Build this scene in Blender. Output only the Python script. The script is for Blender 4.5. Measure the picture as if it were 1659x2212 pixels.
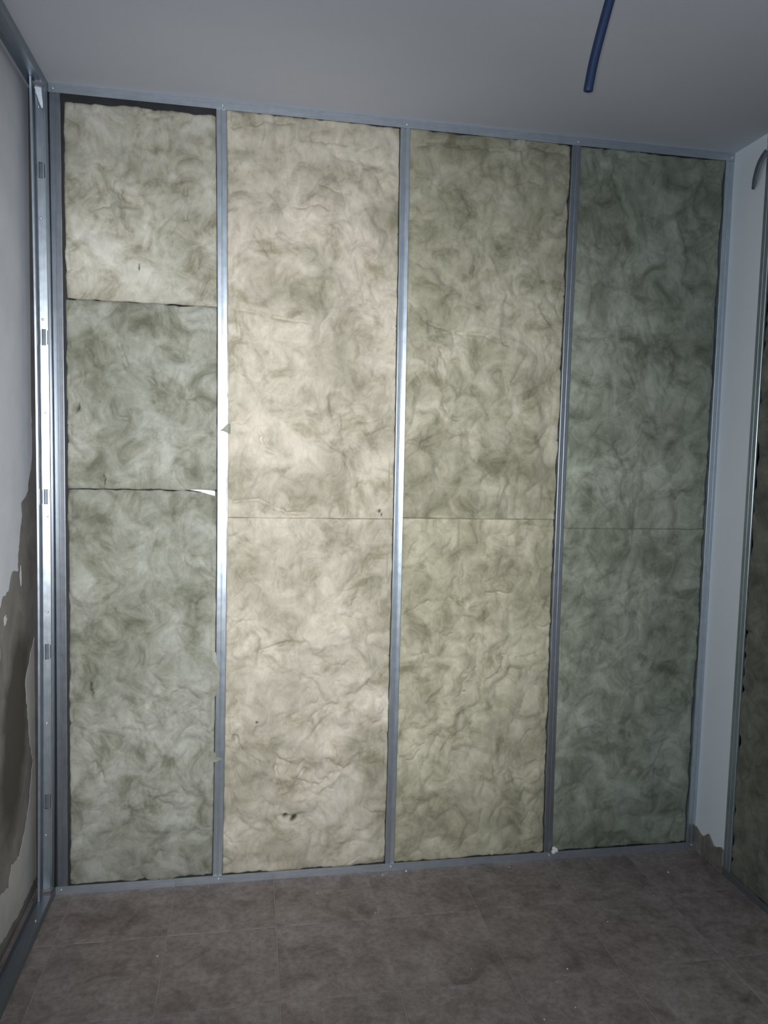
import bpy, bmesh, math, random
import numpy as np
from mathutils import Matrix, Vector

for o in list(bpy.data.objects):
    bpy.data.objects.remove(o, do_unlink=True)
S = bpy.context.scene
COL = S.collection
rnd = random.Random(7)

# ------------------------------------------------------------------ camera
CAM = Vector((0.6962, -2.5654, 1.4962))
RT = Vector((0.98463702, -0.17284039, 0.02482231))
UP = Vector((-0.01095023, 0.08075512, 0.99667382))
FW = Vector((0.17427002, 0.98163375, -0.07762184))
cd = bpy.data.cameras.new('camera')
cd.sensor_fit = 'HORIZONTAL'
cd.sensor_width = 36.0
cd.lens = 36.0 * 1636.63 / 1659.0
cd.clip_start = 0.02
cam = bpy.data.objects.new('camera', cd)
m = Matrix((RT, UP, -FW)).transposed().to_4x4()
m.translation = CAM
cam.matrix_world = m
COL.objects.link(cam)
S.camera = cam

# ------------------------------------------------------------------ world and light
w = bpy.data.worlds.new('world')
w.use_nodes = True
w.node_tree.nodes['Background'].inputs[0].default_value = (0.55, 0.65, 0.8, 1)
w.node_tree.nodes['Background'].inputs[1].default_value = 0.02
S.world = w
S.view_settings.view_transform = 'Standard'
S.view_settings.look = 'None'
S.view_settings.exposure = 0.0
S.view_settings.gamma = 1.0
S.view_settings.use_curve_mapping = False

LED = CAM + RT * -0.012 + UP * 0.018 + FW * 0.01      # torch of the phone the picture was taken with


def aim(o, target):
    o.rotation_euler = (Vector(target) - o.location).to_track_quat('-Z', 'Y').to_euler()


ld = bpy.data.lights.new('phone_torch_beam', 'SPOT')
ld.energy = 228
ld.color = (1.0, 0.985, 0.97)
ld.spot_size = math.radians(73)
ld.spot_blend = 1.0
ld.shadow_soft_size = 0.012
spot = bpy.data.objects.new('phone_torch_beam', ld)
spot.location = LED
aim(spot, (0.71, 0.0, 1.29))
COL.objects.link(spot)
ld = bpy.data.lights.new('phone_torch_spill', 'POINT')
ld.energy = 35
ld.color = (0.86, 0.93, 1.0)
ld.shadow_soft_size = 0.012
pt = bpy.data.objects.new('phone_torch_spill', ld)
pt.location = LED
COL.objects.link(pt)

H = 2.604            # ceiling height
XR = 2.404           # face of the pier / right lining
YB = -3.7            # wall behind the camera


# ------------------------------------------------------------------ materials
def mat(name):
    m = bpy.data.materials.new(name)
    m.use_nodes = True
    nt = m.node_tree
    return m, nt, nt.nodes['Principled BSDF']


def node(nt, t, **kw):
    n = nt.nodes.new(t)
    for k, v in kw.items():
        if k in n.inputs.keys():
            n.inputs[k].default_value = v
        else:
            setattr(n, k, v)
    return n


def ramp(nt, fac, stops):
    r = nt.nodes.new('ShaderNodeValToRGB')
    e = r.color_ramp.elements
    while len(e) < len(stops):
        e.new(0.5)
    for el, (p, c) in zip(e, stops):
        el.position = p
        el.color = (*c, 1)
    nt.links.new(fac, r.inputs[0])
    return r.outputs[0]


def coords(nt, scale=(1, 1, 1), loc=(0, 0, 0)):
    t = nt.nodes.new('ShaderNodeTexCoord')
    mp = nt.nodes.new('ShaderNodeMapping')
    mp.inputs['Scale'].default_value = scale
    mp.inputs['Location'].default_value = loc
    nt.links.new(t.outputs['Object'], mp.inputs[0])
    return mp.outputs[0]


def noise(nt, vec, scale, detail=4, rough=0.55, dist=0.0):
    n = node(nt, 'ShaderNodeTexNoise', Scale=scale, Detail=detail, Roughness=rough, Distortion=dist)
    nt.links.new(vec, n.inputs['Vector'])
    return n.outputs['Fac']


def mix(nt, a, b, fac, mode='MIX'):
    n = nt.nodes.new('ShaderNodeMix')
    n.data_type = 'RGBA'
    n.blend_type = mode
    for sock, v in ((n.inputs[0], fac), (n.inputs[6], a), (n.inputs[7], b)):
        if isinstance(v, (int, float)):
            sock.default_value = v
        elif isinstance(v, tuple):
            sock.default_value = (*v, 1)
        else:
            nt.links.new(v, sock)
    return n.outputs[2]


def bump(nt, bsdf, height, strength, dist):
    b = node(nt, 'ShaderNodeBump', Strength=strength, Distance=dist)
    nt.links.new(height, b.inputs['Height'])
    nt.links.new(b.outputs[0], bsdf.inputs['Normal'])


def metal(name, base, rough, metallic=0.88, grain=(55, 55, 1.6)):
    m, nt, b = mat(name)
    v = coords(nt, grain)
    n = noise(nt, v, 6, 3)
    v2 = coords(nt, (1, 1, 1))
    n2 = noise(nt, v2, 35, 4, 0.6)
    c = ramp(nt, n, [(0.3, tuple(x * 0.9 for x in base)), (0.7, tuple(min(1, x * 1.06) for x in base))])
    c = mix(nt, c, ramp(nt, n2, [(0.3, (0.86, 0.87, 0.88)), (0.62, (1, 1, 1))]), 0.7, 'MULTIPLY')
    nt.links.new(c, b.inputs['Base Color'])
    b.inputs['Metallic'].default_value = metallic
    r = node(nt, 'ShaderNodeMapRange')
    r.inputs['To Min'].default_value = rough - 0.05
    r.inputs['To Max'].default_value = rough + 0.07
    nt.links.new(n2, r.inputs['Value'])
    nt.links.new(r.outputs[0], b.inputs['Roughness'])
    bump(nt, b, n, 0.04, 0.001)
    return m


STEEL = metal('galvanised_steel', (0.56, 0.62, 0.68), 0.30)
STEEL_DULL = metal('galvanised_track_steel', (0.55, 0.60, 0.66), 0.40, 0.85, (1.6, 40, 40))
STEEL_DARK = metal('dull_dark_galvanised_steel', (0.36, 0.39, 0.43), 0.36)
STEEL_DIMMED = metal('dimmed_steel', (0.20, 0.215, 0.235), 0.55, 0.6, (40, 1.6, 40))  # no dust: the dimness of the floor tracks is put into this steel colour
STEEL_SIDE = metal('dimmed_side_track_steel', (0.36, 0.40, 0.45), 0.40, 0.88, (40, 1.6, 40))  # same galvanised steel, base colour lowered to paint in the dim light there
SCREWM = metal('screw_zinc', (0.75, 0.78, 0.8), 0.22, 0.9)


def plaster(name, a, b_, scale=3.0, rough=0.85, bstr=0.12):
    m, nt, b = mat(name)
    v = coords(nt)
    n = noise(nt, v, scale, 5, 0.6)
    n2 = noise(nt, v, 160, 2)
    nt.links.new(ramp(nt, n, [(0.3, a), (0.7, b_)]), b.inputs['Base Color'])
    b.inputs['Roughness'].default_value = rough
    bump(nt, b, n2, bstr, 0.002)
    return m


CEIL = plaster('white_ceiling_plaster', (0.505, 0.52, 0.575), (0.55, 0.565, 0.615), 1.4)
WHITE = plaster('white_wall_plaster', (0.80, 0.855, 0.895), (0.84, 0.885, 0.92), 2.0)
SKIM = plaster('aged_white_skim', (0.58, 0.605, 0.655), (0.68, 0.70, 0.745), 6.0)
SKIM_DIRTY = plaster('dirty_skim', (0.46, 0.445, 0.42), (0.58, 0.56, 0.53), 9.0)
BLOCK = plaster('dark_masonry', (0.035, 0.036, 0.04), (0.06, 0.06, 0.065), 9.0, 0.95, 0.4)
MORTAR = plaster('rough_brown_mortar', (0.13, 0.12, 0.105), (0.26, 0.24, 0.21), 22.0, 0.95, 0.7)
CRUMB = plaster('white_plaster_crumb', (0.75, 0.75, 0.74), (0.85, 0.85, 0.84), 60.0)
PAPER = plaster('white_paper', (0.85, 0.86, 0.87), (0.9, 0.9, 0.9), 30.0)


def damp_wall():
    m, nt, b = mat('damp_brown_render')
    v = coords(nt)
    n = noise(nt, v, 7, 6, 0.62, 0.4)
    n2 = noise(nt, v, 120, 3)
    base = ramp(nt, n, [(0.28, (0.15, 0.14, 0.125)), (0.5, (0.22, 0.205, 0.185)), (0.75, (0.30, 0.285, 0.265))])
    # one dark damp streak with its own outline
    g = node(nt, 'ShaderNodeTexGradient', gradient_type='SPHERICAL')
    t = nt.nodes.new('ShaderNodeTexCoord')
    sub = node(nt, 'ShaderNodeVectorMath', operation='SUBTRACT')
    sub.inputs[1].default_value = (0.0, -0.155, 0.63)
    nt.links.new(t.outputs['Object'], sub.inputs[0])
    mp = nt.nodes.new('ShaderNodeMapping')
    mp.inputs['Rotation'].default_value = (math.radians(16), 0, 0)
    nt.links.new(sub.outputs[0], mp.inputs[0])
    mp2 = node(nt, 'ShaderNodeVectorMath', operation='MULTIPLY')
    mp2.inputs[1].default_value = (0.0, 6.6, 2.7)
    nt.links.new(mp.outputs[0], mp2.inputs[0])
    wn = node(nt, 'ShaderNodeTexNoise', Scale=9.0, Detail=3.0)
    nt.links.new(t.outputs['Object'], wn.inputs['Vector'])
    wa = node(nt, 'ShaderNodeVectorMath', operation='MULTIPLY_ADD')
    wa.inputs[1].default_value = (0.6, 0.6, 0.6)
    nt.links.new(wn.outputs['Color'], wa.inputs[0])
    nt.links.new(mp2.outputs[0], wa.inputs[2])
    ad = node(nt, 'ShaderNodeVectorMath', operation='SUBTRACT')
    ad.inputs[1].default_value = (0.3, 0.3, 0.3)
    nt.links.new(wa.outputs[0], ad.inputs[0])
    nt.links.new(ad.outputs[0], g.inputs[0])
    f = ramp(nt, g.outputs['Fac'], [(0.0, (0, 0, 0)), (0.35, (1, 1, 1))])
    c = mix(nt, base, (0.075, 0.068, 0.055), f)
    nt.links.new(c, b.inputs['Base Color'])
    b.inputs['Roughness'].default_value = 0.9
    bump(nt, b, n2, 0.3, 0.003)
    return m


DAMP = damp_wall()


def tile_mat():
    m, nt, b = mat('taupe_ceramic_tile')
    oi = nt.nodes.new('ShaderNodeObjectInfo')
    t = nt.nodes.new('ShaderNodeTexCoord')
    add = node(nt, 'ShaderNodeVectorMath', operation='MULTIPLY_ADD')
    add.inputs[1].default_value = (13.0, 7.0, 5.0)
    nt.links.new(oi.outputs['Random'], add.inputs[0])
    nt.links.new(t.outputs['Object'], add.inputs[2])
    n = noise(nt, add.outputs[0], 9, 7, 0.68, 0.5)
    n2 = noise(nt, add.outputs[0], 55, 4, 0.7)
    c = ramp(nt, n, [(0.32, (0.150, 0.122, 0.112)), (0.5, (0.255, 0.215, 0.200)), (0.7, (0.335, 0.292, 0.277))])
    c = mix(nt, c, ramp(nt, n2, [(0.35, (0.62, 0.60, 0.58)), (0.6, (1, 1, 1))]), 0.75, 'MULTIPLY')
    nt.links.new(c, b.inputs['Base Color'])
    b.inputs['Roughness'].default_value = 0.56
    bump(nt, b, n2, 0.12, 0.002)
    return m


TILE = tile_mat()
GROUT = plaster('tile_grout', (0.30, 0.275, 0.255), (0.38, 0.35, 0.33), 20.0)


def wool_mat(name, light, mid, dark, seed):
    """mottled mineral wool: pale fibres with olive binder patches"""
    m, nt, b = mat(name)
    v = coords(nt, (1, 1, 1), (seed * 3.7, seed * 1.3, seed * 5.1))
    n1 = noise(nt, v, 3.4, 4, 0.6, 0.5)
    n2 = noise(nt, v, 11.0, 7, 0.68, 0.7)
    n3 = noise(nt, coords(nt, (1, 1, 0.5), (seed, 0, seed)), 60.0, 4, 0.65, 0.8)
    c = ramp(nt, n2, [(0.33, dark), (0.47, mid), (0.62, light)])
    c2 = ramp(nt, n1, [(0.36, (0.56, 0.57, 0.52)), (0.60, (1, 1, 1))])
    c = mix(nt, c, c2, 0.8, 'MULTIPLY')
    c3 = ramp(nt, n3, [(0.3, (0.78, 0.77, 0.73)), (0.6, (1, 1, 1))])
    c = mix(nt, c, c3, 0.5, 'MULTIPLY')
    at = node(nt, 'ShaderNodeAttribute', attribute_name='mark_pit_dark')
    c = mix(nt, c, (0.045, 0.036, 0.024), at.outputs['Fac'])  # brown marks, plus the shade inside slits and holes painted as colour
    nt.links.new(c, b.inputs['Base Color'])
    b.inputs['Roughness'].default_value = 1.0
    b.inputs['Specular IOR Level'].default_value = 0.05
    b.inputs['Sheen Weight'].default_value = 0.15
    b.inputs['Sheen Roughness'].default_value = 0.7
    bump(nt, b, n3, 0.3, 0.003)
    return m


WOOL_PALE = wool_mat('pale_mineral_wool', (0.62, 0.605, 0.535), (0.485, 0.465, 0.385), (0.28, 0.258, 0.19), 7)
WOOL_SIDE = wool_mat('dimmed_green_mineral_wool', (0.21, 0.205, 0.16), (0.14, 0.145, 0.11), (0.07, 0.075, 0.053), 5)  # wool colour darkened to stand in for weak light on the side lining
WOOL_OLIVE_LOW = wool_mat('yellow_olive_mineral_wool', (0.57, 0.54, 0.41), (0.445, 0.42, 0.31), (0.265, 0.25, 0.165), 6)
WOOL_GREY = wool_mat('grey_green_mineral_wool', (0.44, 0.45, 0.40), (0.33, 0.335, 0.28), (0.19, 0.193, 0.145), 1)
WOOL_BEIGE = wool_mat('beige_mineral_wool', (0.68, 0.625, 0.53), (0.56, 0.515, 0.42), (0.38, 0.345, 0.255), 2)
WOOL_OLIVE = wool_mat('olive_mineral_wool', (0.54, 0.515, 0.41), (0.42, 0.40, 0.30), (0.25, 0.24, 0.165), 3)
WOOL_GREEN = wool_mat('dull_green_mineral_wool', (0.39, 0.42, 0.345), (0.28, 0.305, 0.24), (0.155, 0.175, 0.125), 4)


def blue_pipe():
    m, nt, b = mat('blue_plastic')
    n = noise(nt, coords(nt), 40, 3)
    nt.links.new(ramp(nt, n, [(0.3, (0.004, 0.017, 0.065)), (0.7, (0.006, 0.024, 0.085))]), b.inputs['Base Color'])
    b.inputs['Roughness'].default_value = 0.45
    return m


BLUE = blue_pipe()


# ------------------------------------------------------------------ helpers
def obj(name, me, material, parent=None, loc=None):
    o = bpy.data.objects.new(name, me)
    COL.objects.link(o)
    if material is not None and not me.materials:
        me.materials.append(material)
    if parent is not None:
        o.parent = parent
    if loc is not None:
        o.location = loc
    return o


def empty(name, loc=(0, 0, 0)):
    o = bpy.data.objects.new(name, None)
    o.empty_display_size = 0.05
    COL.objects.link(o)
    o.location = loc
    return o


def tag(o, label, cat, group=None):
    o['label'] = label
    o['category'] = cat
    if group:
        o['group'] = group
    return o


def struct(o, label=None):
    o['kind'] = 'structure'
    if label:
        o['label'] = label
    return o


def mesh(name, verts, faces, smooth=False):
    me = bpy.data.meshes.new(name)
    me.from_pydata([tuple(v) for v in verts], [], faces)
    me.validate()
    bm = bmesh.new()
    bm.from_mesh(me)
    bmesh.ops.recalc_face_normals(bm, faces=bm.faces)
    bm.to_mesh(me)
    bm.free()
    if smooth:
        me.shade_smooth()
    return me


def box(name, x0, x1, y0, y1, z0, z1, bev=0.0):
    bm = bmesh.new()
    bmesh.ops.create_cube(bm, size=1)
    for v in bm.verts:
        v.co = Vector(((x0 + x1) / 2 + v.co.x * (x1 - x0), (y0 + y1) / 2 + v.co.y * (y1 - y0), (z0 + z1) / 2 + v.co.z * (z1 - z0)))
    if bev:
        bmesh.ops.bevel(bm, geom=list(bm.edges), offset=bev, segments=1, affect='EDGES')
    me = bpy.data.meshes.new(name)
    bm.to_mesh(me)
    bm.free()
    return me


def offset_profile(prof, t):
    """closed loop of a sheet-metal strip of thickness t along an open 2-D polyline"""
    n = len(prof)
    out = []
    for i in range(n):
        a = prof[max(i - 1, 0)]
        c = prof[min(i + 1, n - 1)]
        dx, dy = c[0] - a[0], c[1] - a[1]
        L = math.hypot(dx, dy) or 1
        out.append((prof[i][0] - dy / L * t, prof[i][1] + dx / L * t))
    return list(prof) + out[::-1]


def sweep(name, prof, stations, t=0.0008):
    """prof: open polyline; stations: list of functions (p)->(x,y,z)"""
    loop = offset_profile(prof, t)
    n = len(loop)
    V, F = [], []
    for fn in stations:
        V += [fn(p) for p in loop]
    for k in range(len(stations) - 1):
        for i in range(n):
            j = (i + 1) % n
            F.append((k * n + i, k * n + j, (k + 1) * n + j, (k + 1) * n + i))
    h = n // 2
    for k in (0, len(stations) - 1):       # caps as quads between the two skins
        for i in range(h - 1):
            F.append((k * n + i, k * n + i + 1, k * n + n - 2 - i, k * n + n - 1 - i))
    return mesh(name, V, F)


def bow(top, mid, bot):
    """x of a slightly bowed stud at height z"""
    def f(z):
        s = z / H
        return bot * (1 - s) * (1 - 2 * s) + mid * 4 * s * (1 - s) + top * s * (2 * s - 1)
    return f


def screw_mesh():
    V, F = [], []
    rings = [(0.0042, 0.0), (0.0040, 0.0012), (0.0027, 0.0022), (0.0011, 0.0024), (0.0009, 0.0012)]
    n = 8
    for r, d in rings:
        for k in range(n):
            a = 2 * math.pi * k / n
            V.append((r * math.cos(a), -d, r * math.sin(a)))
    for i in range(len(rings) - 1):
        for k in range(n):
            F.append((i * n + k, i * n + (k + 1) % n, (i + 1) * n + (k + 1) % n, (i + 1) * n + k))
    F.append(tuple(range((len(rings) - 1) * n, len(rings) * n)))
    me = mesh('screw', V, F, True)
    me.materials.append(SCREWM)
    return me


SCREW = screw_mesh()


def screw(parent, loc, rotz=0.0):
    o = obj('screw', SCREW, None, parent, loc)
    o.rotation_euler = (0, 0, rotz)
    return o


# ---- 2-D gradient noise for the wool relief
_g = np.random.default_rng(11)
_perm = _g.permutation(512)
_ang = _g.uniform(0, 2 * np.pi, 512)
_gx, _gy = np.cos(_ang), np.sin(_ang)


def pn(x, y, seed=0):
    xi = np.floor(x).astype(int)
    yi = np.floor(y).astype(int)
    xf, yf = x - xi, y - yi

    def gr(ix, iy, dx, dy):
        h = _perm[(_perm[(ix + seed * 37) % 512] + iy) % 512]
        return _gx[h] * dx + _gy[h] * dy
    u = xf * xf * xf * (xf * (xf * 6 - 15) + 10)
    v = yf * yf * yf * (yf * (yf * 6 - 15) + 10)
    a = gr(xi, yi, xf, yf)
    b = gr(xi + 1, yi, xf - 1, yf)
    c = gr(xi, yi + 1, xf, yf - 1)
    d = gr(xi + 1, yi + 1, xf - 1, yf - 1)
    return (a + (b - a) * u + (c - a) * v + (a - b - c + d) * u * v) * 1.5


def fbm(x, y, seed, o=4):
    s, a, f = 0, 1.0, 1.0
    for k in range(o):
        s = s + a * pn(x * f, y * f, seed + k)
        a *= 0.5
        f *= 2.03
    return s


def wool_batt(name, material, x0, x1, z0, z1, seed, label, group, edge=(1, 1, 1, 1), front=0.010,
              marks_pits=(), creases=(), frame=None, step=0.004, ybk=0.046, amp=1.0, topcut=None, xl=None, xr=None):
    """a batt standing in a bay; relief is real geometry. frame maps (u, depth, z) to world.
    edge: how far (left, right, bottom, top) edges fall back."""
    nx = int((x1 - x0) / step) + 1
    nz = int((z1 - z0) / step) + 1
    u = np.linspace(0, 1, nx)
    v = np.linspace(0, 1, nz)
    U, Vv = np.meshgrid(u, v)
    if xl is None:
        X = x0 + U * (x1 - x0)
        dl, dr = X - x0, x1 - X
    else:
        Zt = z0 + Vv * (z1 - z0)
        a_, b_ = xl(Zt), xr(Zt)
        X = a_ + U * (b_ - a_)
        dl, dr = X - a_, b_ - X
    Z = z0 + Vv * (z1 - z0)
    db, dt = Z - z0, z1 - Z
    s = seed * 11
    # ragged outline
    X = X + 0.004 * fbm(Z * 14, X * 0 + s, s, 3) * (np.exp(-dl / 0.03) * edge[0] + np.exp(-dr / 0.03) * edge[1])
    Z = Z + 0.0035 * fbm(X * 14, Z * 0 + s, s + 3, 3) * (np.exp(-db / 0.02) * (edge[2] > 0.12) + np.exp(-dt / 0.02) * (edge[3] > 0.12))
    wx = 0.05 * fbm(X * 3.6, Z * 3.6, s + 1, 3)
    wz = 0.05 * fbm(X * 3.6 + 9, Z * 3.6 + 4, s + 2, 3)
    px, pz = X + wx, Z + wz
    wx2 = 0.016 * fbm(px * 12, pz * 12, s + 5, 3)
    wz2 = 0.016 * fbm(px * 12 + 5, pz * 12 + 2, s + 6, 3)
    qx, qz = px + wx2, pz + wz2
    big = fbm(X * 3.1, Z * 3.1, s + 7, 2)
    zone = np.clip(0.5 + 1.1 * fbm(X * 4.2 + 3, Z * 4.2, s + 14, 2), 0.15, 1.0)      # calm and torn areas
    puff = np.abs(fbm(qx * 8, qz * 6, s + 8, 2)) ** 0.85
    mid = np.abs(fbm(qx * 19, qz * 15, s + 9, 2)) ** 0.9
    strk = fbm(px * 42 + qz * 6, pz * 13, s + 15, 2)
    tear = fbm(qx * 7, qz * 9, s + 10, 2)
    crease = np.exp(-(tear / 0.03) ** 2) * np.clip(fbm(X * 6, Z * 6, s + 12, 2) * 2.2, 0, 1)
    fine = fbm(qx * 62, qz * 44, s + 11, 3)
    h = amp * (0.005 * big + 0.019 * puff + 0.0075 * mid * zone + 0.0016 * strk * zone + 0.0011 * fine * zone - 0.007 * crease)
    h = h - 0.006
    fall = (edge[0] * np.exp(-dl / 0.009) + edge[1] * np.exp(-dr / 0.009)) * 0.012
    fall = fall + (edge[2] * np.exp(-db / 0.006) + edge[3] * np.exp(-dt / 0.006)) * 0.012
    Y = front - h + fall
    for dd, e in ((dl, edge[0]), (dr, edge[1])):           # tucked behind the stud flange
        Y = np.where(dd < 0.016, np.maximum(Y, 0.0045), Y)
    if topcut:                                              # keep behind the track flanges
        Y = np.where((Z > H - 0.032) | (Z < 0.032), np.maximum(Y, 0.0045), Y)
    Y = np.clip(Y, -0.012, ybk - 0.006)
    st = np.zeros_like(X)
    for (sx, sz, rx, rz, rot, dep) in marks_pits:  # marks and pits; pits are sunk and their darkness also painted
        c_, s_ = math.cos(rot), math.sin(rot)
        ax, az = X - sx + 0.004 * fine, Z - sz
        a = (ax * c_ + az * s_) / rx
        b = (-ax * s_ + az * c_) / rz
        k = np.clip(1.5 - np.sqrt(a * a + b * b), 0, 1)
        st = np.maximum(st, k)
        Y = Y + dep * k
    for line in creases:                                    # folds and tears in the batt, upper lip proud
        D = np.full(X.shape, 9.0)
        for (ax, az), (bx, bz) in zip(line[:-1], line[1:]):
            ex, ez = bx - ax, bz - az
            jx = X + 0.006 * fine + 0.25 * wx2
            jz = Z + 0.25 * wz2
            t = np.clip(((jx - ax) * ex + (jz - az) * ez) / (ex * ex + ez * ez), 0, 1)
            D = np.minimum(D, np.hypot(jx - ax - t * ex, jz - az - t * ez))
        brk = np.clip(0.75 + 1.3 * pn(X * 40, Z * 40, s + 21), 0.15, 1.3)
        Y = Y + 0.0115 * brk * np.exp(-(D / 0.005) ** 2) - 0.004 * np.exp(-((D - 0.02) / 0.015) ** 2)
    Y = np.minimum(Y, ybk - 0.004)
    front_v = np.stack([X, Y, Z], -1).reshape(-1, 3)
    # border loop going round, extruded to the back
    idx = np.arange(nx * nz).reshape(nz, nx)
    border = np.concatenate([idx[0, :-1], idx[:-1, -1], idx[-1, :0:-1], idx[:0:-1, 0]])
    back = front_v[border].copy()
    back[:, 1] = ybk
    nv = len(front_v)
    bi = nv + np.arange(len(border))
    q1 = np.stack([idx[:-1, :-1], idx[:-1, 1:], idx[1:, 1:], idx[1:, :-1]], -1).reshape(-1, 4)
    q2 = np.stack([border, bi, np.roll(bi, -1), np.roll(border, -1)], -1)
    quads = np.concatenate([q1, q2])
    allv = np.concatenate([front_v, back])
    if frame is not None:
        allv = frame(allv)
    me = bpy.data.meshes.new(name)
    me.vertices.add(len(allv))
    me.vertices.foreach_set('co', allv.astype(np.float32).ravel())
    me.loops.add(quads.size + len(border))
    li = np.concatenate([quads.ravel(), bi[::-1]]).astype(np.int32)
    me.loops.foreach_set('vertex_index', li)
    me.polygons.add(len(quads) + 1)
    ls = np.concatenate([np.arange(len(quads)) * 4, [quads.size]]).astype(np.int32)
    me.polygons.foreach_set('loop_start', ls)
    me.update(calc_edges=True)
    me.validate()
    at = me.attributes.new('mark_pit_dark', 'FLOAT', 'POINT')
    vals = np.zeros(len(allv), np.float32)
    vals[:nv] = st.ravel()
    at.data.foreach_set('value', vals)
    me.shade_smooth()
    o = obj(name, me, material)
    tag(o, label, 'insulation', group)
    return o


# ------------------------------------------------------------------ room shell
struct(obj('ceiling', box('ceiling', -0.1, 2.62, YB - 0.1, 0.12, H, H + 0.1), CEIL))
struct(obj('wall_back', box('wall_back', -0.1, 2.62, 0.052, 0.12, 0, H), BLOCK))
struct(obj('wall_front', box('wall_front', -0.1, 2.62, YB - 0.1, YB, 0, H), WHITE))
# right wall: masonry pier flush with the lining, then the recess that holds the lining frame
PY = -0.178
wr = [(XR, 0.052), (XR, PY), (2.458, PY), (2.458, YB), (2.62, YB), (2.62, 0.052)]
V = [(x, y, 0.0) for x, y in wr] + [(x, y, H) for x, y in wr]
F = [(i, (i + 1) % 6, (i + 1) % 6 + 6, i + 6) for i in range(6)] + [tuple(range(6)), tuple(range(6, 12))]
struct(obj('wall_right', mesh('wall_right', V, F), WHITE))

# strip of bare mortar where a skirting was taken off the pier
V, F = [], []
N = 40
for i in range(N + 1):
    y = 0.0 + (PY - 0.0) * i / N
    zt = 0.082 + 0.008 * math.sin(i * 0.35 + 1) + rnd.uniform(-0.0012, 0.0012)
    zt += 0.010 * math.exp(-((i - 19) / 5.0) ** 2)
    xf = XR - 0.003 - rnd.uniform(0, 0.0025)
    V += [(XR, y, 0.0), (xf, y, 0.0), (xf, y, zt * 0.5), (xf + 0.001, y, zt), (XR, y, zt + 0.003)]
for i in range(N):
    for k in range(4):
        F.append((i * 5 + k, i * 5 + k + 1, i * 5 + 6 + k, i * 5 + 5 + k))
struct(obj('baseboard_right', mesh('baseboard_right', V, F), MORTAR))

# left wall: bare damp render with what is left of the white skim coat on it
wl = struct(obj('wall_left', box('wall_left', -0.1, 0.0, YB, 0.052, 0, H), DAMP))


def jag(pts, step=0.012, amp=0.006, seed=1):
    r = random.Random(seed)
    out = []
    for (a, b) in zip(pts[:-1], pts[1:]):
        L = math.hypot(b[0] - a[0], b[1] - a[1])
        n = max(1, int(L / step))
        for k in range(n):
            t = k / n
            j = amp if k or True else 0
            out.append((a[0] + (b[0] - a[0]) * t + r.uniform(-j, j), a[1] + (b[1] - a[1]) * t + r.uniform(-j, j)))
    out.append(pts[-1])
    return out


def skim(name, outline, t=0.0006):
    bm = bmesh.new()
    vs = [bm.verts.new((0.0, y, z)) for y, z in outline]
    f = bm.faces.new(vs)
    r = bmesh.ops.extrude_face_region(bm, geom=[f])
    for e in r['geom']:
        if isinstance(e, bmesh.types.BMVert):
            e.co.x += t
    bmesh.ops.triangulate(bm, faces=[f_ for f_ in bm.faces if len(f_.verts) > 4])
    bmesh.ops.recalc_face_normals(bm, faces=bm.faces)
    me = bpy.data.meshes.new(name)
    bm.to_mesh(me)
    bm.free()
    return me


edge_a = [(0.05, 1.60), (0.059, 1.50), (0.040, 1.43), (0.012, 1.378), (-0.01, 1.342), (-0.05, 1.325), (-0.075, 1.31), (-0.070, 1.27),
          (-0.093, 1.225), (-0.104, 1.17), (-0.116, 1.114), (-0.15, 1.118), (-0.176, 1.11), (-0.21, 1.07), (-0.252, 1.055), (-0.285, 1.035),
          (-0.33, 0.98), (-0.42, 0.93), (-0.60, 0.99), (-0.9, 0.9), (-1.4, 0.96), (-2.2, 0.9), (YB, 0.95)]
out = jag(edge_a, 0.014, 0.006, 3)
obj('plaster_skim', skim('plaster_skim', out + [(YB, H), (0.05, H)]), SKIM, wl)
edge_b = [(0.05, 0.86), (0.035, 0.838), (0.011, 0.821), (-0.033, 0.773), (-0.055, 0.734), (-0.041, 0.685), (-0.02, 0.571), (0.003, 0.5),
          (0.02, 0.458), (-0.007, 0.379), (-0.03, 0.328), (-0.069, 0.269), (-0.12, 0.235), (-0.135, 0.214), (-0.214, 0.228),
          (-0.247, 0.175), (-0.302, 0.193), (-0.36, 0.21), (-0.5, 0.19), (-0.8, 0.24), (-1.3, 0.18), (-2.2, 0.25), (YB, 0.2)]
edge_c = [(YB, 0.05), (-2.0, 0.045), (-1.0, 0.055), (-0.329, 0.053), (-0.288, 0.049), (-0.222, 0.043), (-0.128, 0.035), (-0.052, 0.043), (0.034, 0.045), (0.05, 0.045)]
out = jag(edge_b, 0.014, 0.005, 5) + jag(edge_c, 0.010, 0.004, 6)
obj('plaster_skim', skim('plaster_skim', out), SKIM_DIRTY, wl)['label'] = 'dirty grey-brown strip of plaster by the floor'
for (y, z, a, b, sd) in ((-0.118, 1.262, 0.012, 0.02, 1), (-0.240, 0.985, 0.014, 0.016, 2), (-0.085, 1.09, 0.008, 0.03, 3), (-0.30, 0.90, 0.012, 0.03, 4)):
    r = random.Random(sd)
    pts = [(y + a * math.cos(k / 11 * 6.283) * r.uniform(0.6, 1.2), z + b * math.sin(k / 11 * 6.283) * r.uniform(0.6, 1.2)) for k in range(11)]
    obj('plaster_flake', skim('plaster_flake', pts, 0.0007), SKIM, wl)

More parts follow.
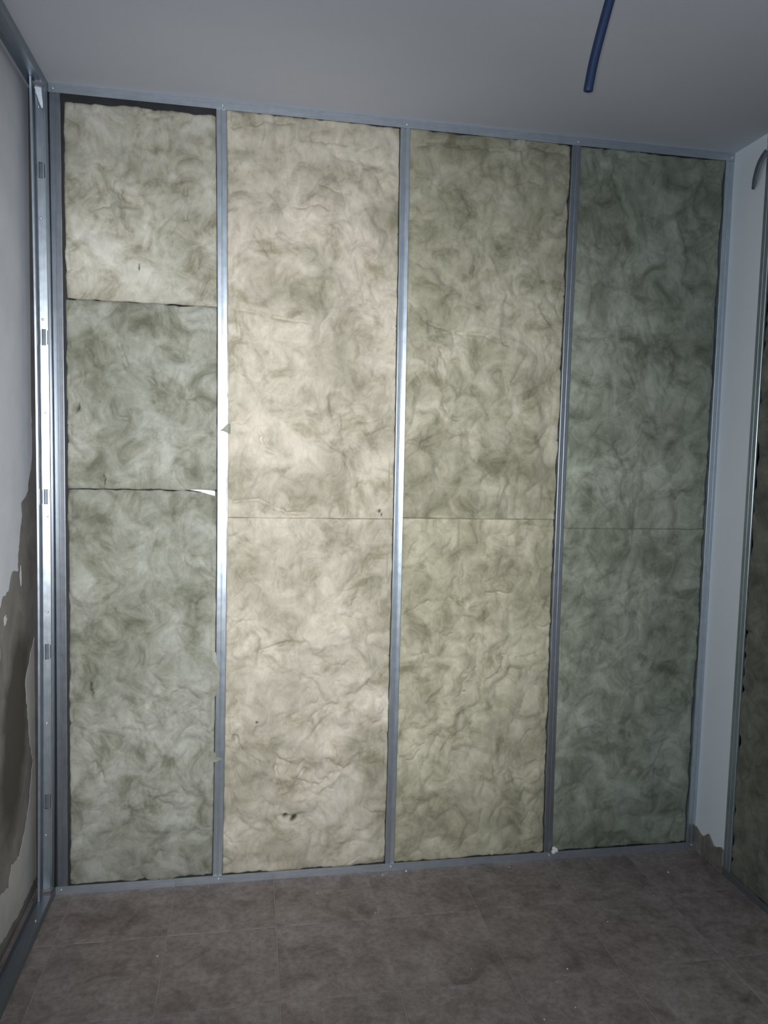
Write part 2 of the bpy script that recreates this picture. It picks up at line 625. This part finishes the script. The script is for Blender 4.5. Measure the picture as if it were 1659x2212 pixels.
# floor: slab with grout, tiles on it
fl = struct(obj('floor', box('floor', -0.1, 2.62, YB - 0.1, 0.12, -0.1, -0.0022), GROUT))
TX, TY, J = 0.3315, 0.333, 0.0026
FULL = box('tile', J / 2, TX - J / 2, J / 2, TY - J / 2, -0.010, 0.0, 0.0012)
FULL.materials.append(TILE)
x = 0.46 - 2 * TX
while x < 2.46:
    y = -0.27
    while y > YB - TY:
        x0, x1 = max(x, 0.0), min(x + TX, 2.46)
        y0, y1 = max(y, YB), min(y + TY, 0.052)
        if x1 - x0 > 0.02 and y1 - y0 > 0.02:
            if x1 - x0 > TX - 1e-6 and y1 - y0 > TY - 1e-6:
                me = FULL
                o = obj('tile', me, None, fl, (x, y, 0))
            else:
                me = box('tile', J / 2, x1 - x0 - J / 2, J / 2, y1 - y0 - J / 2, -0.010, 0.0, 0.0012)
                o = obj('tile', me, TILE, fl, (x0, y0, 0))
            o.rotation_euler = (rnd.uniform(-0.0009, 0.0009), rnd.uniform(-0.0009, 0.0009), 0)
        y -= TY
    x += TX

# ------------------------------------------------------------------ steel frame of the wool wall
ZS = np.linspace(0.002, H - 0.002, 27)
FLW = 0.0165


def back_stud(xf, label, tl=0.0, tr=0.0, rear=True, mt=None, gr=0.0013):
    """C stud: front flange with a pressed groove (two halves may lean), web, rear flange"""
    mt = mt or STEEL
    root = empty('steel_stud', (xf(0), 0, 0))
    x_base = xf(0)

    def st(z):
        return lambda p: (xf(z) - x_base + p[0], p[1], z)
    L = math.tan(math.radians(tl)) * 0.015
    Rr = math.tan(math.radians(tr)) * 0.015
    fl_p = [(-FLW, 0.0028 + L), (-FLW + 0.0003, 0.0012 + L), (-FLW + 0.0012, 0.0004 + L), (-FLW + 0.0025, L), (-0.0022, 0), (-0.0009, gr),
            (0.0009, gr), (0.0022, 0), (FLW - 0.002, Rr), (FLW - 0.0009, 0.0004 + Rr), (FLW - 0.0002, 0.0014 + Rr), (FLW, 0.0055 + Rr)]
    fl_p = [(a, b + 0.0012) for a, b in fl_p]
    obj('front_flange', sweep('front_flange', fl_p, [st(z) for z in ZS], 0.0007), mt, root)
    obj('web', sweep('web', [(-FLW, 0.0045 + L), (-FLW, 0.046)], [st(z) for z in ZS], -0.0007), mt, root)
    if rear:
        obj('rear_flange', sweep('rear_flange', [(-FLW, 0.047), (FLW, 0.047)], [st(z) for z in ZS], 0.0007), mt, root)
    return tag(root, label, 'stud', 'steel studs of the wool wall')


XS = [bow(0.0895, 0.0965, 0.0940), bow(0.592, 0.6050, 0.599), bow(1.1925, 1.2035, 1.2045), bow(1.800, 1.797, 1.806), bow(2.387, 2.3915, 2.3870)]
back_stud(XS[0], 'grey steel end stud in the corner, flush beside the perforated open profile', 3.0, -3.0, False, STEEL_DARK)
back_stud(XS[1], 'brightest glaring steel stud, first full one out from the damp plaster wall', 0.5, 0.5)
back_stud(XS[2], 'middle steel stud with a shining half and pressed centre groove', -4.0, -4.0)
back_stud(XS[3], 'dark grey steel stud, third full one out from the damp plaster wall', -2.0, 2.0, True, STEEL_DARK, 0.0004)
back_stud(XS[4], 'bluish grey steel end stud standing against the white pier', 0.5, 0.5)


def u_track(name, x0, x1, top, label):
    root = empty(name, (x0, 0, H if top else 0))
    sg = -1 if top else 1
    zz = np.linspace(0, x1 - x0, 25)
    r = random.Random(4 if top else 5)
    wob = [r.uniform(-0.0006, 0.0006) for _ in zz]

    def st(i):
        return lambda p: (zz[i], p[0] + wob[i] * (1 if abs(p[1]) > 0.01 else 0), sg * p[1])
    ss = [st(i) for i in range(25)]
    obj('front_flange', sweep('front_flange', [(0.0002, 0.0), (0.0, 0.010), (-0.0002, 0.0285)], ss, 0.0007), STEEL_DULL, root)
    obj('web', sweep('web', [(0.0010, 0.0004), (0.0490, 0.0004)], ss, 0.0007), STEEL_DULL, root)
    for i, xf in enumerate(XS):
        zc = H - 0.016 if top else 0.016
        xx = xf(zc) - x0 + (0.004 if i else -0.004)
        screw(root, (xx, -0.0006, sg * 0.016))
    return tag(root, label, 'track')


u_track('ceiling_track', 0.0722, XR - 0.001, True, 'long grey steel channel fixed to the ceiling above the wool wall')
u_track('floor_track', 0.0722, XR - 0.001, False, 'long grey steel channel on the tiles below the wool wall')

# ------------------------------------------------------------------ left lining: open frame on the damp wall
cx = bow(-0.0085, 0.0005, -0.010)
cs = empty('corner_profile', (0.030, 0, 0))
XF, XN = 0.035 - 0.030, 0.0780 - 0.030      # far and near flange
WY0, WY1 = 0.016, 0.0245                   # the web leans, so it faces the torch


def stc(z):
    return lambda p: (cx(z) + p[0], p[1], z)


zs = list(np.linspace(0.002, H - 0.002, 27))
obj('far_flange', sweep('far_flange', [(XF + 0.007, -0.0342), (XF + 0.0062, -0.0352), (XF + 0.001, -0.036), (XF, -0.034), (XF, WY0 - 0.001)], [stc(z) for z in zs], 0.0007), STEEL, cs)
obj('near_flange', sweep('near_flange', [(XN - 0.0035, -0.0335), (XN - 0.0028, -0.0352), (XN - 0.001, -0.0358), (XN, -0.034), (XN, -0.012), (XN - 0.0015, -0.010), (XN, -0.008), (XN, WY1 - 0.002)],
                         [stc(z) for z in zs], 0.0007), STEEL, cs)
# web with pressed-out slots
slots = [(2.322, 2.371), (1.809, 1.860), (1.304, 1.354), (0.796, 0.847), (0.29, 0.34)]
xl, xr_ = 0.0075, 0.0305                      # slot edges in x from the root
V, F = [], []


def wy(xx):
    return WY0 + (WY1 - WY0) * (xx - XF) / (XN - XF)


zl = sorted(set([0.002, H - 0.002] + [round(float(z), 4) for z in np.linspace(0.1, H - 0.1, 24)] + [z for s_ in slots for z in s_] +
                [z for s_ in slots for z in (s_[0] + 0.003, s_[1] - 0.003)]))
xsw = [XF + 0.0005, XF + 0.004, xl, xl + 0.003, xr_ - 0.003, xr_, XN - 0.003, XN - 0.0007]
ysw = [wy(a) for a in xsw]
ysw[0] -= 0.002
ysw[-1] += 0.0005
for z in zl:
    for a, b in zip(xsw, ysw):
        V.append((cx(z) + a, b, z))
nw = len(xsw)
for i in range(len(zl) - 1):
    zc = (zl[i] + zl[i + 1]) / 2
    for k in range(nw - 1):
        inslot = any(s_[0] < zc < s_[1] for s_ in slots) and xl <= (xsw[k] + xsw[k + 1]) / 2 <= xr_
        corner = any((s_[0] < zc < s_[0] + 0.003 or s_[1] - 0.003 < zc < s_[1]) for s_ in slots) and k in (2, 4)
        if not inslot or corner:
            F.append((i * nw + k, i * nw + k + 1, (i + 1) * nw + k + 1, (i + 1) * nw + k))
web = obj('web', mesh('web', V, F), STEEL, cs)
for s_ in slots:                            # the tongues left standing in the slots
    zc = (s_[0] + s_[1]) / 2
    xc = cx(zc) + (xl + xr_) / 2
    hh = (s_[1] - s_[0]) / 2 - 0.001
    P, Fq = [], []

    def plate(x0_, x1_, dy, h_):
        n_ = len(P)
        for th in (0.0, 0.0007):
            for (a_, c_) in ((x0_ + 0.0015, -h_), (x1_ - 0.0015, -h_), (x1_, -h_ + 0.003), (x1_, h_ - 0.003), (x1_ - 0.0015, h_), (x0_ + 0.0015, h_), (x0_, h_ - 0.003), (x0_, -h_ + 0.003)):
                P.append((a_, dy + th + a_ * 0.198 * (1 if abs(dy) < 0.001 else -0.6), c_))
        Fq.append(tuple(range(n_, n_ + 8)))
        Fq.append(tuple(range(n_ + 15, n_ + 7, -1)))
        for i_ in range(8):
            Fq.append((n_ + i_, n_ + (i_ + 1) % 8, n_ + 8 + (i_ + 1) % 8, n_ + 8 + i_))
    plate(-0.0062, 0.0062, 0.005, hh + 0.002)
    plate(-0.0092, -0.0060, 0.0, hh + 0.002)
    plate(0.0060, 0.0092, 0.0, hh + 0.002)
    obj('slot_tongue', mesh('slot_tongue', P, Fq), STEEL, web, (xc, wy((xl + xr_) / 2), zc))
for (sx, sz) in ((0.034, 2.536), (0.039, 2.2), (0.040, 1.89), (0.047, 1.598), (0.049, 1.266), (0.046, 0.953), (0.042, 0.582), (0.036, 0.2)):
    lx = sx + 0.004 - 0.030
    lx = min(max(lx, XF + cx(sz) + 0.012), XN + cx(sz) - 0.012)
    screw(cs, (lx, wy(lx - cx(sz)) - 0.0006, sz), 0.17)
# bent-over top of the web that catches the light
P, Fq = [], []
for i in range(9):
    t = i / 8
    z = H - 0.020 - 0.055 * t
    ctr = 0.0195 + 0.009 * t
    hw = 0.0085 * (1 - t) ** 0.6 + 0.001
    yy = -0.006 + 0.27 * 0.055 * t
    for a in (-1, 1):
        P.append((ctr + a * hw - 0.006, yy + 0.12 * a * hw, z))
for i in range(8):
    Fq.append((2 * i, 2 * i + 1, 2 * i + 3, 2 * i + 2))
n0 = len(P)
P += [(p[0], p[1] + 0.0007, p[2]) for p in P]
Fq += [tuple(n0 + i for i in f) for f in Fq]
obj('bent_lip', mesh('bent_lip', P, Fq), STEEL_DULL, cs)
tag(cs, 'open perforated steel profile with slots and screws in the corner by the damp wall', 'profile')


def side_track(name, xn, sgn, y0, y1, top, label, zc=None, wdt=0.048, mt=None):
    """channel along a side wall; xn = face towards the room, sgn = direction into the wall"""
    z0 = (H if top else 0) if zc is None else zc
    root = empty(name, (xn, y0, z0))
    sg = -1 if top else 1
    yy = np.linspace(0, y1 - y0, 15)

    def st(i):
        return lambda p: (sgn * p[0], yy[i], sg * p[1])
    ss = [st(i) for i in range(15)]
    obj('near_flange', sweep('near_flange', [(0.0002, 0.0), (0.0, 0.012), (-0.0003, 0.0265), (0.0004, 0.0285)], ss, 0.0007), mt or STEEL_SIDE, root)
    obj('web', sweep('web', [(0.001, 0.0004), (wdt - 0.002, 0.0004)], ss, 0.0007), mt or STEEL_SIDE, root)
    obj('far_flange', sweep('far_flange', [(wdt - 0.001, 0.0012), (wdt - 0.001, 0.020), (wdt - 0.0022, 0.0285)], ss, 0.0007), mt or STEEL_SIDE, root)
    return tag(root, label, 'track')


tr = side_track('ceiling_track', 0.0705, -1, -0.0012, YB + 0.01, True, 'empty steel ceiling channel running along the damp plaster wall')
tr = side_track('floor_track', 0.0705, -1, -0.0012, YB + 0.01, False, 'empty steel floor channel along the foot of the damp plaster wall', mt=STEEL_DIMMED)
screw(tr, (-0.024, -0.14, 0.0012), 0).rotation_euler = (math.radians(-90), 0, 0)
screw(tr, (-0.024, -0.62, 0.0012), 0).rotation_euler = (math.radians(-90), 0, 0)

# ------------------------------------------------------------------ right lining with its own wool
FX = XR - 0.002


def lining_stud(yc, label, tab=False):
    root = empty('lining_stud', (FX, yc, 0))
    zz = np.linspace(0.002, H - 0.03, 12)

    def st(z):
        return lambda p: (p[1], p[0], z)
    hw = 0.019
    fp = [(hw, 0.003), (hw - 0.0003, 0.0013), (hw - 0.0012, 0.0004), (hw - 0.0025, 0), (0.0022, 0), (0.0009, 0.0013), (-0.0009, 0.0013), (-0.0022, 0),
          (-hw + 0.002, 0), (-hw + 0.0009, 0.0004), (-hw + 0.0002, 0.0013), (-hw, 0.0065)]
    fp = [(a, b + 0.0012) for a, b in fp]
    obj('front_flange', sweep('front_flange', fp, [st(z) for z in zz], 0.0007), STEEL, root)
    obj('web', sweep('web', [(hw, 0.0045), (hw, 0.050)], [st(z) for z in zz], -0.0007), STEEL, root)
    if tab:
        # short strap bent out of the top end, sloping down over the pier
        P, Fq = [], []
        n = 14
        for i in range(n):
            t = i / (n - 1)
            y = 0.071 - 0.072 * t
            z = 2.437 + 0.10 * t + 0.012 * math.sin(t * 3.1)
            hw2 = 0.0135 * (min(1.0, 0.45 + t * 4) if t < 0.2 else 1.0)
            xx = -0.012 - 0.010 * math.sin(t * 2.6)
            ny, nz = 0.74, 0.67
            for a in (-1, -0.5, 0, 0.5, 1):
                P.append((xx + 0.004 * a * a, y + ny * a * hw2, z + nz * a * hw2))
        for i in range(n - 1):
            for k in range(4):
                Fq.append((i * 5 + k, i * 5 + k + 1, i * 5 + 6 + k, i * 5 + 5 + k))
        n0 = len(P)
        P += [(p[0] + 0.0025, p[1], p[2]) for p in P]
        Fq += [tuple(n0 + i for i in f) for f in Fq]
        rim = [i * 5 for i in range(n)] + [(n - 1) * 5 + k for k in range(1, 5)] + [i * 5 + 4 for i in range(n - 2, -1, -1)] + [3, 2, 1]
        for a, b in zip(rim, rim[1:] + rim[:1]):
            Fq.append((a, b, b + n0, a + n0))
        o = obj('bent_strap', mesh('bent_strap', P, Fq, True), STEEL_DIMMED, root)
        o['label'] = 'dull grey strap bent out at the top of the stud'
    return tag(root, label, 'stud', 'steel studs of the side lining')


lining_stud(-0.197, 'dark steel stud of the side lining, next to the white pier', True)
lining_stud(-0.797, 'steel stud of the side lining on the far side of its first wool batt')
tr = side_track('floor_track', FX, 1, -0.112, -1.45, False, 'dark steel floor channel of the side lining beginning at the white pier', None, 0.002, STEEL_DIMMED)
for c in list(tr.children):
    if c.name.startswith(('far_flange', 'web')):
        bpy.data.objects.remove(c, do_unlink=True)
side_track('ceiling_track', FX, 1, PY - 0.002, -1.45, True, 'steel ceiling channel of the side lining past the white pier', None, 0.05)


def side(v):
    out = np.empty_like(v)
    out[:, 0] = FX + v[:, 1]
    out[:, 1] = -v[:, 0]
    out[:, 2] = v[:, 2]
    return out


G2 = 'wool batts of the side lining'
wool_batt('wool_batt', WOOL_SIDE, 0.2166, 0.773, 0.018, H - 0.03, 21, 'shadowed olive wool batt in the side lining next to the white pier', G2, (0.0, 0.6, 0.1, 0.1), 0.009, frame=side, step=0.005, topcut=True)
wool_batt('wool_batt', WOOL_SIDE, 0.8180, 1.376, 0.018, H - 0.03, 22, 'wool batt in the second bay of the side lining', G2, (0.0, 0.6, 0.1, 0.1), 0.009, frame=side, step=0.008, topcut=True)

# ------------------------------------------------------------------ wool in the four bays
CREASE = {
    'b1t': [[(0.28, 2.301), (0.29, 2.255), (0.29, 2.206), (0.312, 2.178)], [(0.195, 2.236), (0.23, 2.247), (0.255, 2.246)], [(0.481, 2.34), (0.484, 2.276), (0.479, 2.232)]],
    'b1m': [[(0.246, 1.635), (0.267, 1.591), (0.303, 1.585)], [(0.368, 1.721), (0.397, 1.693), (0.433, 1.672)], [(0.275, 1.827), (0.303, 1.755), (0.325, 1.741)]],
    'b1l': [[(0.169, 0.808), (0.172, 0.78), (0.178, 0.756)], [(0.398, 0.726), (0.416, 0.692), (0.451, 0.675), (0.481, 0.686)], [(0.191, 0.443), (0.213, 0.418), (0.227, 0.378)]],
    'b2u': [[(0.63, 2.523), (0.683, 2.543), (0.75, 2.555), (0.826, 2.559)], [(0.854, 2.511), (0.922, 2.51), (0.991, 2.512)], [(0.913, 2.372), (0.957, 2.354), (1.01, 2.355)], [(0.636, 1.955), (0.689, 1.951), (0.743, 1.941), (0.787, 1.937), (0.832, 1.927), (0.876, 1.925)], [(0.71, 2.221), (0.721, 2.211), (0.725, 2.203)], [(0.82, 2.295), (0.911, 2.31), (0.945, 2.295)], [(0.643, 1.32), (0.727, 1.329), (0.82, 1.283), (0.882, 1.284)], [(0.724, 1.56), (0.74, 1.507), (0.786, 1.477)]],
    'b2l': [[(0.784, 0.497), (0.801, 0.364), (0.813, 0.313)], [(0.866, 0.344), (0.947, 0.323), (0.995, 0.371)], [(0.733, 0.807), (0.826, 0.845), (0.874, 0.836)], [(0.65, 0.519), (0.674, 0.469), (0.737, 0.417)], [(0.961, 0.422), (1.035, 0.385), (1.068, 0.417)]],
    'b3u': [[(1.231, 2.531), (1.321, 2.537), (1.44, 2.539), (1.538, 2.537), (1.637, 2.56), (1.761, 2.549)], [(1.562, 2.431), (1.642, 2.444), (1.669, 2.436)], [(1.273, 1.954), (1.314, 1.935), (1.354, 1.926)], [(1.389, 1.914), (1.48, 1.915), (1.574, 1.883)], [(1.236, 1.536), (1.278, 1.529), (1.318, 1.554)], [(1.359, 1.675), (1.373, 1.628), (1.407, 1.621)], [(1.333, 1.864), (1.364, 1.818), (1.392, 1.822)], [(1.687, 2.025), (1.723, 1.979), (1.741, 1.964)]],
    'b3l': [[(1.598, 0.778), (1.619, 0.769), (1.67, 0.763), (1.733, 0.782)], [(1.53, 1.005), (1.573, 1.006), (1.617, 1.001)], [(1.429, 0.976), (1.463, 0.951), (1.498, 0.953)], [(1.348, 0.864), (1.382, 0.846), (1.407, 0.856)], [(1.229, 0.928), (1.278, 0.953), (1.319, 0.977)], [(1.542, 0.687), (1.593, 0.72), (1.6, 0.762)]],
    'b4u': [[(1.95, 2.488), (1.972, 2.41), (2.01, 2.35)], [(2.207, 2.349), (2.251, 2.221), (2.238, 2.139)], [(1.926, 1.579), (1.999, 1.548), (2.039, 1.482)]],
    'b4l': [[(1.907, 0.484), (1.962, 0.491), (2.038, 0.443)], [(1.855, 1.193), (1.91, 1.176), (1.968, 1.091)], [(2.142, 0.767), (2.162, 0.74), (2.154, 0.723)]],
}
G = 'mineral wool batts between the studs'
EDGE = [(lambda z: XS[0](z) + FLW + 0.0065, lambda z: XS[1](z) - FLW - 0.0022)]
for k_ in (1, 2, 3):
    EDGE.append((lambda z, k_=k_: XS[k_](z) + FLW + 0.0006, lambda z, k_=k_: XS[k_ + 1](z) - FLW - 0.0022))
L = [0.124, 0.616, 1.216, 1.816]
Rr_ = [0.586, 1.184, 1.784, 2.372]
top = H - 0.0262
wool_batt('wool_batt', WOOL_PALE, L[0], Rr_[0], 1.960, 2.560, 1, 'pale grey-brown wool batt, topmost of three by the corner profile, dark gap above', G,
          (0.5, 0.3, 0.3, 0.5), marks_pits=[(0.338, 2.069, 0.002, 0.011, 0.25, 0.003)], xl=EDGE[0][0], xr=EDGE[0][1], creases=CREASE['b1t'])
wool_batt('wool_batt', WOOL_GREY, L[0], Rr_[0], 1.3585, 1.957, 2, 'grey-green wool batt by the corner profile, middle of its three', G,
          (0.5, 0.3, 0.3, 0.5), marks_pits=[(0.231, 1.389, 0.0025, 0.018, 0.1, 0.012), (0.153, 1.617, 0.004, 0.014, -0.2, 0.010)], xl=EDGE[0][0], xr=EDGE[0][1], creases=CREASE['b1m'])
wool_batt('wool_batt', WOOL_GREY, L[0], Rr_[0], 0.029, 1.3545, 3, 'grey-green wool batt by the corner profile, lowest of its three', G,
          (0.5, 0.3, 0.1, 0.3), front=0.008, marks_pits=[(0.19, 0.70, 0.0025, 0.03, 0.15, 0.008)], xl=EDGE[0][0], xr=EDGE[0][1], creases=CREASE['b1l'])
wool_batt('wool_batt', WOOL_BEIGE, L[1], Rr_[1], 1.2688, top, 4, 'pale beige wool batt, upper of two, between glaring and middle studs', G, (0.15, 0.2, 0.1, 0.1),
          marks_pits=[(1.138, 1.296, 0.006, 0.006, 0, 0.004), (1.147, 1.283, 0.0022, 0.012, 0.35, 0.004)], topcut=True, xl=EDGE[1][0], xr=EDGE[1][1], creases=CREASE['b2u'])
wool_batt('wool_batt', WOOL_BEIGE, L[1], Rr_[1], 0.0262, 1.2672, 5, 'pale beige wool batt, lower of two, with two small dark holes near the floor', G, (0.15, 0.2, 0.1, 0.1),
          marks_pits=[(0.829, 0.222, 0.009, 0.007, 0.5, 0.012), (0.857, 0.212, 0.007, 0.013, -0.8, 0.010), (0.728, 0.563, 0.006, 0.003, -0.3, 0.008)], topcut=True, xl=EDGE[1][0], xr=EDGE[1][1], creases=CREASE['b2l'])
wool_batt('wool_batt', WOOL_OLIVE, L[2], Rr_[2], 1.2728, top, 6, 'olive wool batt, upper of two, between middle stud and dark grey stud', G, (0.15, 0.3, 0.1, 0.1),
          topcut=True, xl=EDGE[2][0], xr=EDGE[2][1], creases=CREASE['b3u'])
wool_batt('wool_batt', WOOL_OLIVE_LOW, L[2], Rr_[2], 0.0262, 1.2712, 7, 'olive wool batt, lower of two, between middle stud and dark grey stud', G, (0.15, 0.3, 0.1, 0.1),
          marks_pits=[(1.461, 0.652, 0.006, 0.002, 0, 0.003)], topcut=True, xl=EDGE[2][0], xr=EDGE[2][1], creases=CREASE['b3l'])
wool_batt('wool_batt', WOOL_GREEN, L[3], Rr_[3], 1.2408, top, 8, 'dull green wool batt, upper of two, in the bay against the white pier', G, (0.15, 0.3, 0.1, 0.1), topcut=True, amp=0.8, xl=EDGE[3][0], xr=EDGE[3][1], creases=CREASE['b4u'])
wool_batt('wool_batt', WOOL_GREEN, L[3], Rr_[3], 0.0262, 1.2396, 9, 'dull green wool batt, lower of two, in the bay against the white pier', G, (0.15, 0.3, 0.1, 0.1), topcut=True, amp=0.8, xl=EDGE[3][0], xr=EDGE[3][1], creases=CREASE['b4l'])


# loose tufts and scraps
def tuft(name, loc, size, seed, material, label, cat):
    bm = bmesh.new()
    bmesh.ops.create_icosphere(bm, subdivisions=3, radius=1)
    r = random.Random(seed)
    ph = [r.uniform(0, 6) for _ in range(9)]
    for v in bm.verts:
        p = v.co
        k = 1 + 0.22 * math.sin(3 * p.x + ph[0]) * math.sin(4 * p.z + ph[1]) + 0.14 * math.sin(7 * p.x + ph[2]) * math.sin(6 * p.z + ph[3] + 2 * p.y) + r.uniform(-0.05, 0.05)
        v.co = Vector((p.x * size[0] * k, p.y * size[1] * k, p.z * size[2] * k))
    me = bpy.data.meshes.new(name)
    bm.to_mesh(me)
    bm.free()
    me.shade_smooth()
    o = obj(name, me, material, None, loc)
    return tag(o, label, cat)


def flap(name, pts, y, t, material, label, cat):
    n = len(pts)
    V = [(a, y + c, b) for a, b, c in pts] + [(a, y + c + t, b) for a, b, c in pts]
    F = [(i, (i + 1) % n, n + (i + 1) % n, n + i) for i in range(n)] + [tuple(range(n)), tuple(range(2 * n - 1, n - 1, -1))]
    return tag(obj(name, mesh(name, V, F), material), label, cat)


flap('wool_flap', [(0.630, 1.580, 0.002), (0.6225, 1.581, 0), (0.615, 1.574, -0.002), (0.604, 1.562, -0.003), (0.5925, 1.5555, -0.002), (0.607, 1.5545, -0.002), (0.618, 1.550, -0.001), (0.630, 1.545, 0.003)],
     -0.0035, 0.002, WOOL_GREY, 'small grey triangle of wool lying over the glaring stud', 'wool')
flap('wool_flap', [(0.576, 0.82, 0.004), (0.589, 0.812, 0), (0.594, 0.775, 0), (0.601, 0.735, 0), (0.6015, 0.705, 0), (0.597, 0.692, 0), (0.596, 0.665, 0), (0.592, 0.68, 0), (0.589, 0.665, 0), (0.576, 0.64, 0.004)],
     -0.003, 0.002, WOOL_GREY, 'long sliver of wool hanging over the edge of the glaring stud', 'wool')
flap('wool_flap', [(0.574, 0.455, 0.003), (0.590, 0.470, 0), (0.592, 0.452, 0), (0.611, 0.447, -0.001), (0.611, 0.441, -0.001), (0.600, 0.438, 0), (0.589, 0.432, 0), (0.576, 0.438, 0.003)],
     -0.003, 0.002, WOOL_GREY, 'pale wisp of wool crossing the glaring stud low down', 'wool')
flap('paper_scrap', [(0.500, 1.3600, 0), (0.524, 1.3615, -0.001), (0.555, 1.3605, -0.001), (0.582, 1.358, 0), (0.582, 1.341, 0.001), (0.560, 1.347, 0), (0.535, 1.3545, 0)],
     -0.011, 0.0008, PAPER, 'white paper sliver poking out of the joint between grey-green batts', 'scrap')
tuft('wool_tuft', (1.826, -0.0110, 0.040), (0.013, 0.009, 0.014), 5, CRUMB, 'pale round wool tuft stuck at the foot of the dark grey stud', 'wool')

# ------------------------------------------------------------------ blue pipe hanging from the ceiling
pts = [Vector((1.447, -1.06, H + 0.01)), Vector((1.438, -1.045, 2.54)), Vector((1.427, -1.02, 2.475)), Vector((1.416, -0.995, 2.40)), Vector((1.409, -0.975, 2.34)), Vector((1.405, -0.962, 2.287))]
cu = []
for i in range(len(pts) - 1):
    p0, p1, p2, p3 = pts[max(i - 1, 0)], pts[i], pts[i + 1], pts[min(i + 2, len(pts) - 1)]
    for k in range(6):
        t = k / 6
        cu.append(0.5 * ((2 * p1) + (p2 - p0) * t + (2 * p0 - 5 * p1 + 4 * p2 - p3) * t * t + (3 * p1 - p0 - 3 * p2 + p3) * t ** 3))
cu.append(pts[-1])
V, F = [], []
n = 20
R_ = 0.0102
rings = [(p, R_) for p in cu]
d = (cu[-1] - cu[-2]).normalized()
for off, rr in ((0.0015, 0.0096), (0.0022, 0.0084), (0.0018, 0.0072), (-0.012, 0.0070), (-0.014, 0.0035)):
    rings.append((cu[-1] + d * off, rr))
for i, (p, rr) in enumerate(rings):
    a = rings[max(i - 1, 0)][0]
    b = rings[min(i + 1, len(cu) - 1)][0]
    tg = (b - a).normalized() if i < len(cu) else d
    sx = tg.cross(Vector((0, 1, 0))).normalized()
    sy = tg.cross(sx).normalized()
    for k in range(n):
        an = 2 * math.pi * k / n
        V.append(p + sx * math.cos(an) * rr + sy * math.sin(an) * rr)
for i in range(len(rings) - 1):
    for k in range(n):
        F.append((i * n + k, i * n + (k + 1) % n, (i + 1) * n + (k + 1) % n, (i + 1) * n + k))
F.append(tuple(range((len(rings) - 1) * n, len(rings) * n)))
tag(obj('plastic_pipe', mesh('plastic_pipe', V, F, True), BLUE), 'dark blue plastic pipe hanging down from the ceiling', 'pipe')

# ------------------------------------------------------------------ crumbs on the tiles
CR = [(1.262, -0.012, 5), (1.175, -0.022, 3), (1.409, -0.078, 2), (1.642, -0.035, 3), (1.113, -0.242, 2.5), (1.853, -0.387, 2.5), (2.209, -0.144, 5), (1.348, -0.546, 2.5),
      (1.628, -0.585, 3.5), (1.575, -0.633, 2), (1.586, -0.735, 2.5), (1.484, -0.765, 3), (2.078, -0.272, 2), (0.442, -0.363, 3), (0.935, -0.105, 2), (0.57, -0.016, 2), (0.635, -0.638, 2)]
for i, (x, y, s) in enumerate(CR):
    bm = bmesh.new()
    bmesh.ops.create_icosphere(bm, subdivisions=1, radius=1)
    r = random.Random(i)
    for v in bm.verts:
        k = r.uniform(0.65, 1.15)
        v.co = Vector((v.co.x * k * s * 0.00085, v.co.y * k * s * 0.0008, max(v.co.z * k * s * 0.00065, -s * 0.0003)))
    zmin = min(v.co.z for v in bm.verts)
    me = bpy.data.meshes.new('plaster_crumb')
    bm.to_mesh(me)
    bm.free()
    tag(obj('plaster_crumb', me, CRUMB, None, (x, y, -zmin + 0.0002)), 'white plaster crumb lying on the brown floor tiles', 'crumb', 'plaster crumbs on the floor tiles')
